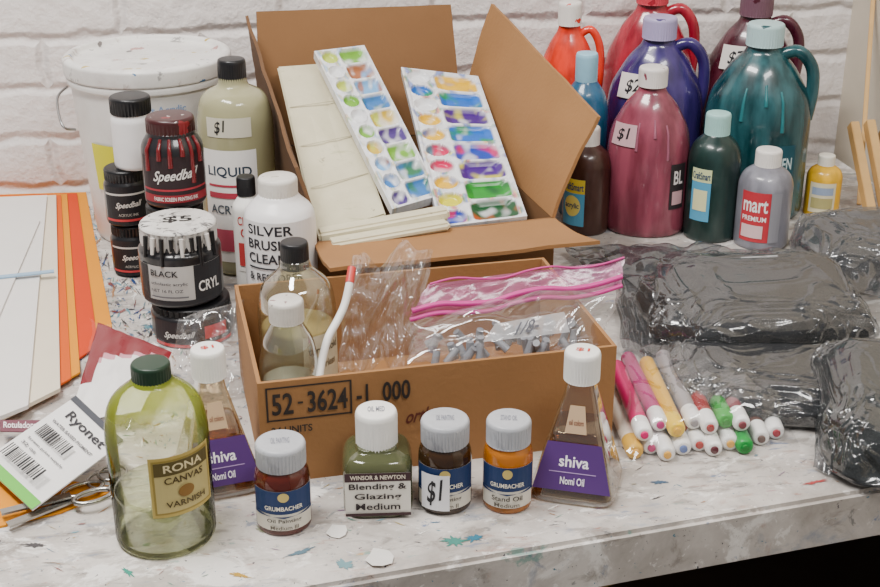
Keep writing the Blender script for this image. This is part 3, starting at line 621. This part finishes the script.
def cone_bottle(label,px,yb,yt,w,yaw=0):
    amb=film_mat('thin_amber_glass',tint='f4e8d0',dens=.04,gloss=.5,rough=.03,milk='e0ccaa',bump=.02)
    rt,r,H=bottle('conical_bottle',label,'bottle',px,yb,yt,w,amb,prof=[(0,0),(.95,0),(1,.04),(.94,.1),(.33,.74),(.3,.8),(.3,.9),(0,.9)],capr=.41,capz=(.79,1),matc=white_pl,sup=6,group='conical oil bottles',yaw=yaw,fr=.05,rc=.35,segs=64)
    meshobj('liquid',lathe(fillet([(0,.002),(r*.88,.002),(r*.93,H*.045),(r*.88,H*.1),(r*.54,H*.47),(0,H*.47)],.003),64,sup=6),film_mat('amber_oil',tint='c99a5c',dens=.06,gloss=.35,rough=.03,milk='8a5a2a',bump=.01),rt)
    z0,z1=.11*H,.42*H
    q=lambda z:(.94-(z/H-.1)*.61/.64)*r
    w0=q(z0)*1.9; f=q(z1)/q(z0)
    cx=lambda v:(.5-.5*(1-(1-f)*v),.5+.5*(1-(1-f)*v))
    a0,a1=cx(0); b0,b1=cx(1)
    cyl_label(rt,q(z0)*1.01,q(z1)*1.01,z0,z1,w0,[('p',[(a0,0),(a1,0),(b1,1),(b0,1)],'4e2c6c'),('t','shiva',.32,.5,.7,.74,'efeaf2'),('r',.2,.38,.8,.4,'a98cc0'),('t','Nomi Oil',.35,.14,.66,.3,'e9e2ee')],flat=True,off0=.0012)
    cyl_label(rt,q(.48*H)*1.01,q(.66*H)*1.01,.48*H,.66*H,r*.55,[('p',[(.05,0),(.95,0),(.8,1),(.2,1)],'c2a584'),('t','oil colors',.2,.3,.8,.5,'7a4a3a')],flat=True,off0=.001,name='neck_label')
    top_text(rt,'$1',H,r*.35,'c0392b')
cone_bottle('flared amber bottle with purple label beside cardboard box',580,507,343,88,yaw=-.12)
cone_bottle('flared amber bottle with purple label behind glass bottle',212,501,341,84,yaw=.15)
def medjar(label,px,yb,yt,w,col,elems,capr=.9,capz=(.73,1),matc=None,trans=.3,yaw=0,lab=(.08,.56,2.4),prof=None,sup=2):
    rt,r,H=bottle('medium_jar',label,'jar',px,yb,yt,w,mk('jar_glass_'+col,col,.06,0,.08,trans=trans,coat=.5),prof=prof or [(0,0),(.96,0),(1,.03),(1,.58),(.95,.67),(.8,.72),(.8,.76),(0,.76)],capr=capr,capz=capz,matc=matc or splat('grey_white_cap','b9bbc0',[],.35,'a2a4aa',.05,layers=[('8a8c94',40,.6,.05,2,.5)]),ribs=44,group='small painting medium jars',sup=sup,yaw=yaw,rc=capr,amp=.07)
    cyl_label(rt,r,r,lab[0]*H,lab[1]*H,lab[2]*r,elems,yaw=0)
    return rt,r,H
gl_e=lambda t1,t2:[('r',0,0,1,1,'d6d1c4'),('r',0,.42,1,1,'15305e'),('p',[(0,.36),(1,.36),(1,.44),(.75,.38),(.5,.32),(.25,.38),(0,.44)],'15305e'),('e',.42,.74,.58,.97,'c9b46a'),('t','GRUMBACHER',.22,.52,.78,.63,'e9e4d4'),('t',t1,.25,.19,.75,.31,'33302c'),('t',t2,.3,.04,.7,.14,'5a554c')]
cg='7f818c'
rt,r,H=medjar('small jar of dark brown painting medium with pale cap',282,537,428,56,'5a1e14',gl_e('Oil Painting','Medium III')); top_text(rt,'OIL PAINTING',H,r*.75,cg)
rt,r,H=medjar('small jar of amber oil with pale cap',508,515,407,50,'c9781c',gl_e('Stand Oil','Medium'),trans=.5); top_text(rt,'STAND OIL',H,r*.75,cg)
rt,r,H=medjar('small dark jar with handwritten white sticker',445,516,406,54,'3a2410',gl_e('Oil Painting','Medium II'))
cyl_label(rt,r,r,.08*H,.5*H,r*1.0,[('r',0,0,1,1,'e6e6ea'),('ti','$1',.25,.15,.75,.85,'17171c')],yaw=-.35,name='price_sticker',off0=.0028); top_text(rt,'OIL PAINTING',H,r*.75,cg)
rt,r,H=bottle('medium_bottle','squat green bottle of glazing medium with white cap','bottle',377,519,399,70,mk('olive_medium','5c6040',.1,0,.08,trans=.35,coat=.5),prof=[(0,0),(.96,0),(1,.03),(1,.5),(.9,.58),(.6,.63),(.58,.66),(0,.66)],capr=.6,capz=(.62,1),matc=white_pl,sup=4,rc=.6,ribs=40)
cyl_label(rt,r*.98,r*.98,.05*H,.51*H,r*1.84,[('r',0,0,1,1,'ddd9cf'),('r',0,.8,1,1,'3a2228'),('t','WINSOR & NEWTON',.08,.85,.92,.95,'e3d9c8'),('t','Blending &',.06,.58,.94,.76,'2a2226'),('t','Glazing',.14,.35,.86,.53,'2a2226'),('t','Medium',.16,.14,.84,.30,'2a2226'),('r',0,0,1,.07,'3a2228')],flat=True,off0=.001)
top_text(rt,'OIL MED',H,r*.55,cg)
# ---------------------------------------------------------------- films / bags
def film_mesh(cs,nx,ny,amp,bulge,seed,freq=9,two=True,origin=None,edge=.02):
    o=origin if origin is not None else sum(cs,Vector())/4
    n=(cs[1]-cs[0]).cross(cs[3]-cs[0]).normalized()
    if n.z<0:n=-n
    bm=bmesh.new()
    for s in ((1,-1) if two else (1,)):
        g=[]
        for j in range(ny+1):
            row=[]
            for i in range(nx+1):
                a=i/nx; b2=j/ny
                p=(cs[0]*(1-a)+cs[1]*a)*(1-b2)+(cs[3]*(1-a)+cs[2]*a)*b2
                w=(sin(a*pi)*sin(b2*pi))**.5 if 0<a<1 and 0<b2<1 else 0
                q=Vector((a*freq*.5+seed,b2*freq*.35+s*4,seed))
                k=abs(noise.noise(q))*2-.5+.6*(abs(noise.noise(q*2.3))*2-.5)+.2*noise.noise(q*5)
                p=p+n*(s*bulge*w+amp*k*(.35+.65*w))
                p=p+(cs[1]-cs[0])*edge*noise.noise(Vector((b2*4,seed,1)))*(1 if a in(0,1) else .6)+(cs[3]-cs[0])*edge*1.5*noise.noise(Vector((a*4,seed,2)))
                row.append(bm.verts.new(p-o))
            g.append(row)
        for j in range(ny):
            for i in range(nx): bm.faces.new((g[j][i],g[j][i+1],g[j+1][i+1],g[j+1][i]))
    bmesh.ops.recalc_face_normals(bm,faces=bm.faces)
    return tomesh(bm),o
clearf=film_mat('clear_plastic_film',dens=.03,gloss=.2,rough=.1,bump=.15,bscale=18)
cs=[PD(408,362,1.03),PD(598,346,1.07),PD(622,290,1.14),PD(410,322,1.10)]
me,o_=film_mesh(cs,60,32,.010,.024,3.1,freq=5)
rt=thing('zip_bag',o_,0,'clear zip bag with pink seal resting in the box','bag'); meshobj('film',me,clearf,rt,ang=180)
cs2=[PD(409,320,1.10),PD(622,288,1.14),PD(624,260,1.16),PD(428,284,1.125)]
me,_=film_mesh(cs2,40,8,.003,.002,8.2,origin=o_); meshobj('bag_lip',me,film_mat('pink_tinted_film',tint='f8dcea',dens=.22,gloss=.16,rough=.2,milk='d080ae'),rt,ang=180)
pink=mk('pink_zip','c23488',.35,0,.1)
for (p1,p2,rr) in [((410,320,1.098),(622,288,1.136),.0022),((412,311,1.10),(622,279,1.138),.0026),((430,284,1.12),(624,260,1.158),.0010)]:
    q1=PD(*p1);q2=PD(*p2); pts=[q1.lerp(q2,k/8)+Vector((0,0,.003*sin(k*1.7)))-o_ for k in range(9)]
    meshobj('zip_seal',tube(pts,rr),pink,rt,label='pink zip seal')
qs=[PD(480,352,1.03),PD(566,342,1.045),PD(560,322,1.06),PD(492,334,1.045)]
n_=(qs[1]-qs[0]).cross(qs[3]-qs[0]).normalized(); n_=n_ if n_.z>0 else -n_
qs=[q+n_*.020 for q in qs]
tape_me,_=film_mesh([q for q in qs],12,6,.001,0,55,two=False,origin=o_)
meshobj('tape',tape_me,film_mat('matte_tape',tint='ffffff',dens=.35,gloss=.1,rough=.4,milk='c9c9cc'),rt,ang=180)
quad_label(rt,qs,[('ti','1/8-',.36,.15,.64,.85,'4a4a52')],origin=o_,name='handwriting',off0=.002)
# small grey fittings inside the bag
bmf=bmesh.new()
rf=random.Random(3)
for _ in range(42):
    uu=rf.random(); vv=rf.random()
    p=(PD(432,358,1.06)*(1-uu)+PD(588,343,1.09)*uu)*(1-vv)+(PD(432,330,1.11)*(1-uu)+PD(592,316,1.14)*uu)*vv
    m4=Matrix.Translation(p-o_+Vector((0,0,-.008+.006*rf.random())))@Matrix.Rotation(rf.uniform(0,6),4,'Z')@Matrix.Rotation(rf.uniform(-1,1),4,'X')
    bmesh.ops.create_cone(bmf,cap_ends=True,segments=12,radius1=.004,radius2=.0034,depth=rf.uniform(.012,.022),matrix=m4)
o=meshobj('bag_contents',tomesh(bmf),mk('grey_fittings','7c7f86',.35,0,.3,40),rt,ang=30,label='loose small grey fittings'); o['kind']='stuff'
cs=[PD(335,374,1.06),PD(405,372,1.07),PD(432,246,1.16),PD(350,260,1.13)]
me,o_=film_mesh(cs,40,44,.030,.024,6.4,freq=5,edge=.1)
rt=thing('plastic_bag',o_,0,'crumpled clear plastic bag standing in the box','bag'); meshobj('film',me,clearf,rt,ang=180)
q1=PD(352,268,1.10);q2=PD(320,376,1.03); pts=[q1.lerp(q2,k/6)+Vector((.003*sin(k),0,.002*sin(k*2))) for k in range(7)]
o_=q1.copy(); rt=thing('paint_brush_tube',o_,0,'thin white plastic tube with red stripe in the box','tube')
meshobj('tube_body',tube([p-o_ for p in pts],.0036),white_pl,rt)
meshobj('red_band',tube([pts[0]-o_+Vector((0,0,.0005)),pts[1]-o_+Vector((0,0,.0005))],.0039),mk('red_plastic','c43a34',.4),rt)
cs=[P(168,398,.004),P(245,395,.004),PD(243,300,1.17),PD(178,318,1.15)]
me,o_=film_mesh(cs,26,26,.014,.012,12.4,freq=7)
rt=thing('plastic_bag',o_,0,'loose clear plastic bag beside stacked jars','bag'); meshobj('film',me,clearf,rt,ang=180)
# ---------------------------------------------------------------- markers
def marker(pf,pb,col,capc='ecebe9',tip=None,tc_=None):
    d=(pf-pb); Lm=min(d.length,.14); d.normalize(); r=.0076
    st=pf-d*Lm
    rt=thing('marker_pen',st,0,'chunky %s marker pen in clear bag'%tip,'marker','marker pens beside the box',rot=d.to_track_quat('Z','Y'))
    meshobj('barrel',lathe(fillet([(0,0),(r*.9,0),(r,.003),(r,Lm*.82),(0,Lm*.82)],.002),20),mk('marker_barrel_'+col,col,.35),rt)
    meshobj('cap',lathe(fillet([(0,Lm*.82),(r*1.06,Lm*.82),(r*1.06,Lm*.96),(r*.85,Lm*.985),(0,Lm*.985)],.0015),20),mk('marker_cap_'+capc,capc,.35),rt)
    meshobj('tip',lathe(fillet([(0,Lm*.98),(r*.5,Lm*.98),(r*.45,Lm),(0,Lm)],.0008),16),mk('marker_tip_'+(tc_ or col),tc_ or col,.4),rt)
rm=random.Random(5)
ml=[(636,454,.008,'e0d4c4','yellow','d9a830'),(652,449,.008,'c03070','pink',None),(668,456,.008,'b8b4b4','grey',None),(684,450,.008,'4a64a0','blue',None),(700,446,.008,'a01008','red',None),(715,451,.008,'501020','maroon',None),(731,445,.008,'6a7076','grey',None),(746,449,.008,'067028','green','0f8a38'),(762,440,.008,'5a403a','brown',None),(777,434,.008,'980f28','red',None)]
for (x,y,z,c_,nm,cc_) in ml: marker(P(x,y,z),P(x-40+rm.uniform(-2,2),y-92,z),c_,cc_ or 'ecebe9',nm,'d9a030' if nm in('yellow','grey') else None)
for (x,y,z,c_,nm,cc_) in [(645,436,.0235,'cc1468','pink',None),(661,426,.0235,'a80068','magenta',None),(678,432,.0235,'dca800','yellow','e8c000'),(695,424,.0235,'8f8a8c','grey',None),(711,429,.0235,'900810','red',None),(727,423,.0235,'0c801c','green','1f9a2c'),(743,426,.0235,'7a3a42','dusty pink',None)]:
    marker(P(x,y,z),P(x-38+rm.uniform(-4,4),y-84,z),c_,cc_ or 'ecebe9',nm)
cs=[P(614,462,.004),P(796,446,.004),P(752,366,.004),P(600,345,.004)]
me,o_=film_mesh(cs,60,40,.008,.0,21.4,freq=8,two=False,edge=.05)
for k,v in enumerate(me.vertices):
    j=(k//61)/40; i=(k%61)/60; v.co.z+=.034*min(1,j*8)*min(1,i*10,(1-i)*10)*(1 if j<.8 else 1-.5*(j-.8)/.2)
rt=thing('plastic_bag',o_,0,'clear plastic bag wrapped around marker pens','bag'); meshobj('film',me,film_mat('thin_clear_film',dens=.02,gloss=.2,rough=.08,bump=.2,bscale=18),rt,ang=180)
# ---------------------------------------------------------------- sand bags
sand=mk('black_sand','1b1c1e',.85,0,.6,40,.8,350)
smoky=lambda:film_mat('smoky_film',tint='a0a3a6',dens=.16,gloss=.2,rough=.16,milk='7b7d81',bump=.25,bscale=16)
def sandbag(label,c,a,b2,h,yaw,seed,header=None,fillm=sand,fm=('sand_bag_film','7a7c80',.07),tape=None):
    rt=thing('sand_bag',c,yaw,label,'bag','bags of black sand')
    film=film_mat(fm[0],tint='e6e8ea',dens=fm[2],gloss=.24,rough=.14,milk=fm[1],bump=.35,bscale=20)
    for nm,mt in (('sand_fill',fillm),('bag_film',film)):
        bm=bmesh.new(); bmesh.ops.create_icosphere(bm,subdivisions=7 if nm=='bag_film' else 6,radius=1)
        for v in bm.verts:
            p=v.co.copy()
            f=lambda t,e:(abs(t)**e)*(1 if t>=0 else -1)
            x=f(p.x,.6)*a; y=f(p.y,.6)*b2; z=f(p.z,.75)
            z=z*h if z>0 else z*h*.35
            q=Vector((p.x*1.2+seed,p.y*1.2,p.z*.8+seed))
            dd=.15*noise.noise(q)+.06*noise.noise(q*2.4); ez=0
            k=1.0
            if nm=='bag_film':
                q2=Vector((p.x*1.5+seed,p.y*2.2+1.2*noise.noise(q*1.5),p.z*1.0))
                rimw=.35+.65*min(1,(p.x**2+p.y**2))
                k=1.025; dd+=rimw*.03*max(0,1-abs(noise.noise(q2))*8)
                ez=rimw*(.0045*max(0,1-abs(noise.noise(q2*1.3))*9)+.003*max(0,1-abs(noise.noise(q2*2.9+Vector((7,0,0))))*7))*(1 if p.z>0 else 0)
            v.co=Vector((x*(1+dd)*k,y*(1+dd)*k,(z*(1+dd*1.4))*k+h*.37+ez))
            if v.co.z<0: v.co.z=0.0008 if nm=='sand_fill' else 0
        meshobj(nm,tomesh(bm),mt,rt,ang=180)
    Minv=(Matrix.Translation(c)@Matrix.Rotation(yaw,4,'Z')).inverted()
    for hd,sd in (header or []):
        cs=[Minv@p for p in hd]
        me,_=film_mesh(cs,50,26,.010,.004,seed+sd,origin=Vector(),freq=7,two=False,edge=.07); meshobj('bag_edge',me,smoky(),rt,ang=180,label='loose folded clear plastic edge')
    if tape:
        quad_label(rt,[Minv@p for p in tape],[('r',0,0,1,1,'dddddf'),('r',.1,.3,.8,.5,'55555a')],name='white_sticker',off0=.004)
    return rt
yc=-PSI
def bagat(px,D,z):
    p=PD(px,300,D); return Vector((p.x,p.y,T+z))
hA=[([P(640,292,.03),P(800,272,.05),P(792,250,.04),P(600,246,.03)],1),([P(590,272,.012),P(700,272,.02),P(720,246,.016),P(560,246,.012)],2),([P(622,345,.008),P(668,366,.012),P(672,285,.05),P(612,275,.02)],3)]
sandbag('large zip bag of black sand with crumpled clear film',bagat(754,1.255,.026),.118,.088,.036,yc+.05,1.3,header=hA,tape=[P(738,263,.072),P(777,261,.072),P(776,257,.075),P(740,259,.075)])
hB=[([P(690,418,.004),P(850,420,.004),P(840,385,.03),P(680,385,.03)],4)]
sandbag('bag of black sand under a larger bag',bagat(788,1.125,0),.104,.066,.032,yc-.1,5.3,header=hB)
hC=[([P(790,272,.03),P(900,300,.05),P(900,222,.03),P(800,228,.02)],5)]
sandbag('bag of black sand in smoky film by the wall',bagat(888,1.455,0),.112,.075,.045,yc+.1,9.1,fm=('smoky_bag_film','8a8c90',.14),header=hC)
hD=[([P(812,470,.004),P(880,484,.01),P(880,405,.04),P(825,395,.03)],6)]
sandbag('dark green tinted plastic bag of sand at table edge',bagat(893,1.055,0),.058,.10,.045,yc-.15,13.7,fillm=mk('green_black_sand','1a201d',.8,0,.3,80,.5,300),header=hD)
# ---------------------------------------------------------------- papers and folders
def sheet(name,label,cat,px,th,z,mat,group=None,elems=None):
    cs=[P(x,y,z) for x,y in px]
    me,cen,n=slab(cs,th,down=Vector((0,0,-1)))
    rt=thing(name,cen,0,label,cat,group); meshobj('sheet',me,mat,rt,smooth=False)
    if elems: quad_label(rt,cs,elems,origin=cen,name='print')
    return rt
yel=mk('yellow_card','d88a00',.8,0,.03); ora=mk('orange_card','c83800',.8,0,.03); wh=mk('white_board','dcd8d4',.6,0,.04); crm=mk('cream_card','d9cdb8',.6,0,.04)
sheet('folder','bright yellow card folder under other folders','folder',[(-40,440),(112,326),(86,192),(-60,196)],.002,.002,yel,'coloured card folders')
sheet('folder','orange card folder in a stack','folder',[(-40,440),(98,345),(77,193),(-60,197)],.002,.0041,ora,'coloured card folders')
sheet('folder','yellow card folder in a stack','folder',[(-40,440),(80,372),(67,194),(-60,198)],.002,.0062,yel,'coloured card folders')
sheet('folder','orange card folder in a stack','folder',[(-40,440),(71,378),(61,195),(-60,199)],.002,.0083,mk('deep_orange_card','cc5400',.8,0,.03),'coloured card folders')
sheet('canvas_board','cream edged board on coloured folders','board',[(-60,448),(60,388),(56,195),(-70,200)],.004,.0124,crm)
sheet('canvas_board','white canvas board on coloured folders','board',[(-60,440),(28,405),(47,195),(-70,200)],.004,.0166,wh)
sheet('canvas_board','white canvas board on coloured folders','board',[(-60,330),(-5,325),(40,220),(-70,222)],.003,.0198,wh)
o=meshobj('ruler',boxmesh(-.06,-.004,-.0008,.06,.004,.0008),mk('blue_ruler','8fb0cc',.3),None,loc=P(0,277,.0212),rot=(0,0,.12)); o['label']='pale blue plastic strip on white board'; o['category']='ruler'
sheet('label_strip','plum strip label with white writing','label',[(0,431),(42,432),(44,420),(0,420)],.001,.0185,mk('plum_strip','6b3a48',.6),elems=[('t','Rotuladore',.08,.25,.85,.8,'e9dde0')])
sheet('envelope','yellow paper envelope on the table','envelope',[(-30,533),(60,512),(122,487),(-20,470)],.002,.0024,yel)
sheetm=mk('white_glossy_card','e8e6e4',.35,0,.04)
cs=[P(70,420,.022),P(140,412,.02),P(172,352,.03),P(98,322,.04)]
NXp,NYp=24,18
me,o_=film_mesh(cs,NXp,NYp,.004,.006,31.1,freq=5)
rt=thing('product_pouch',o_,0,'white and crimson plastic pouch on folders','pouch'); po=meshobj('pouch_body',me,[sheetm,mk('crimson_print','780016',.35,0,.04),mk('pink_print','c98a96',.4,0,.04)],rt,ang=180)
for k,pl_ in enumerate(me.polygons):
    kk=k%(NXp*NYp); i=(kk%NXp)/NXp; j=(kk//NXp)/NYp
    if j>.55+.3*i or i<.14 and j>.3: pl_.material_index=1
    elif j>.5+.3*i: pl_.material_index=2
cs=[P(-20,462,.012),P(32,510,.012),P(124,441,.034),P(76,396,.036)]
me,cen,n=slab(cs,.0012)
rt=thing('product_card',cen,0,'white product card with barcode and lime stripe','card'); meshobj('card_body',me,sheetm,rt,smooth=False)
el=[('r',0,0,1,.1,'63b842'),('r',0,.94,1,1,'3d4048'),('t','Ryonet',.18,.76,.9,.88,'24242a'),('t','WATER BASED PIGMENT',.12,.68,.9,.71,'4a4a50'),('t','Screen print supply',.12,.42,.8,.45,'4a4a50'),('t','32 oz',.12,.36,.4,.39,'4a4a50')]
x=.12
while x<.72:
    w_=random.choice([.01,.018,.03]); el.append(('r',x,.5,x+w_,.63,'1c1c20')); x+=w_+random.choice([.014,.022])
x=.12
while x<.8:
    w_=random.choice([.01,.018,.03]); el.append(('r',x,.16,x+w_,.3,'1c1c20')); x+=w_+random.choice([.014,.022])
quad_label(rt,cs,el,origin=cen,name='print')
cs=[P(80,455,.012),P(158,425,.012),P(185,345,.05),P(90,318,.05)]
me,o_=film_mesh(cs,26,22,.006,.004,41.0,freq=6,two=False,edge=.08)
rt=thing('plastic_bag',o_,0,'clear plastic bag over pouch and card','bag'); meshobj('film',me,film_mat('light_clear_film',dens=.0,gloss=.08,rough=.06,bump=.15),rt,ang=180)
steel=mk('steel','a5a39d',.25,1,.1)
l=P(92,492,.0065); rt=thing('scissors',l,.4,'steel scissors with looped handles on envelope','scissors')
def ring(cx,cy,rx,ry,z=0,n=14): return [(cx+rx*cos(2*pi*k/n),cy+ry*sin(2*pi*k/n),z) for k in range(n)]
meshobj('handle',tube(ring(-.005,.008,.017,.009),.0022,4,True),steel,rt); meshobj('handle',tube(ring(-.003,-.012,.016,.009,.003),.0022,4,True),steel,rt)
meshobj('blade',boxmesh(-.075,-.004,-.001,-.018,.004,.001),steel,rt,smooth=False,rot=(0,0,.15)); meshobj('blade',boxmesh(-.075,-.006,.002,-.018,.002,.004),steel,rt,smooth=False,rot=(0,0,-.1))
l=P(104,480,.006); rt=thing('key_ring',l,.2,'loop of steel wire rings beside scissors','rings')
meshobj('wire_ring',tube(ring(0,0,.014,.014),.0014,4,True),steel,rt); meshobj('wire_ring',tube(ring(.008,.004,.012,.012,.003),.0014,4,True),steel,rt)
for (px,py,sx_,lab_) in [(380,556,14,'small white paper scrap stuck on table'),(337,530,10,'torn translucent tape scrap on table')]:
    bm=bmesh.new(); vs=[]
    c0=P(px,py)
    for k in range(9):
        an=2*pi*k/9; q=.7+.5*random.random()
        vs.append(bm.verts.new(P(px+cos(an)*sx_*q,py+sin(an)*sx_*.7*q,.0008+.002*random.random())-c0))
    bm.faces.new(vs); bmesh.ops.triangulate(bm,faces=bm.faces)
    o=meshobj('paper_scrap',tomesh(bm),mk('scrap_paper','d6d3ce',.6),None,loc=c0,smooth=False); o['label']=lab_; o['category']='scrap'
def bar(p1,p2,w,th,label,name='wood_strip'):
    d=(p2-p1); Ln=d.length; q=d.to_track_quat('Z','Y')
    o=bpy.data.objects.new(name,boxmesh(-w/2,-th/2,0,w/2,th/2,Ln,.0008)); link(o); o.data.materials.append(wood)
    o.location=p1; o.rotation_mode='QUATERNION'; o.rotation_quaternion=q; o['label']=label; o['category']='wood strip'
bar(P(859,205,.0),PD(875,-30,1.9),.006,.006,'tall thin wooden dowel leaning at wall','wood_dowel')
for k,(a1,a2) in enumerate([((872,222),(853,124)),((888,222),(869,122)),((903,228),(884,130))]):
    bar(P(a1[0],a1[1],.0),PD(a2[0],a2[1],1.72+.0*k),.012,.016,'pale wooden stretcher bar leaning at wall','stretcher_bar')
pl_=P(600,575,-.39); pl_.z=.3505
o=meshobj('stretcher_bar',boxmesh(-.2,-.015,0,.2,.015,.02,.001),wood,None,loc=pl_,smooth=False,rot=(0,0,.3)); o['label']='wooden bar stored under the table'; o['category']='wood strip'
# ---------------------------------------------------------------- lights
def area(name,loc,target,size,e,col):
    l=bpy.data.lights.new(name,'AREA'); l.shape='RECTANGLE'; l.size=size[0]; l.size_y=size[1]; l.energy=e; l.color=col
    o=bpy.data.objects.new(name,l); link(o); o.location=loc; o.rotation_euler=(Vector(target)-Vector(loc)).to_track_quat('-Z','Y').to_euler()
area('ceiling_lamp',(-.5,.9,2.55),(0,1.2,T),(1.0,.3),55,(1,.97,.93))
area('ceiling_lamp',(.7,.0,2.5),(.2,1.3,T),(1.0,.25),29,(1,.97,.94))
w=bpy.data.worlds.new('World'); S.world=w; w.use_nodes=True; bg=w.node_tree.nodes['Background']; bg.inputs[0].default_value=(.95,.96,1,1); bg.inputs[1].default_value=.25
cam=bpy.data.cameras.new('Camera'); co=bpy.data.objects.new('Camera',cam); link(co); co.location=C
co.rotation_euler=(pi/2-TH,0,-PSI); cam.sensor_width=36; cam.lens=FPX/880*36; cam.clip_start=.02
S.camera=co
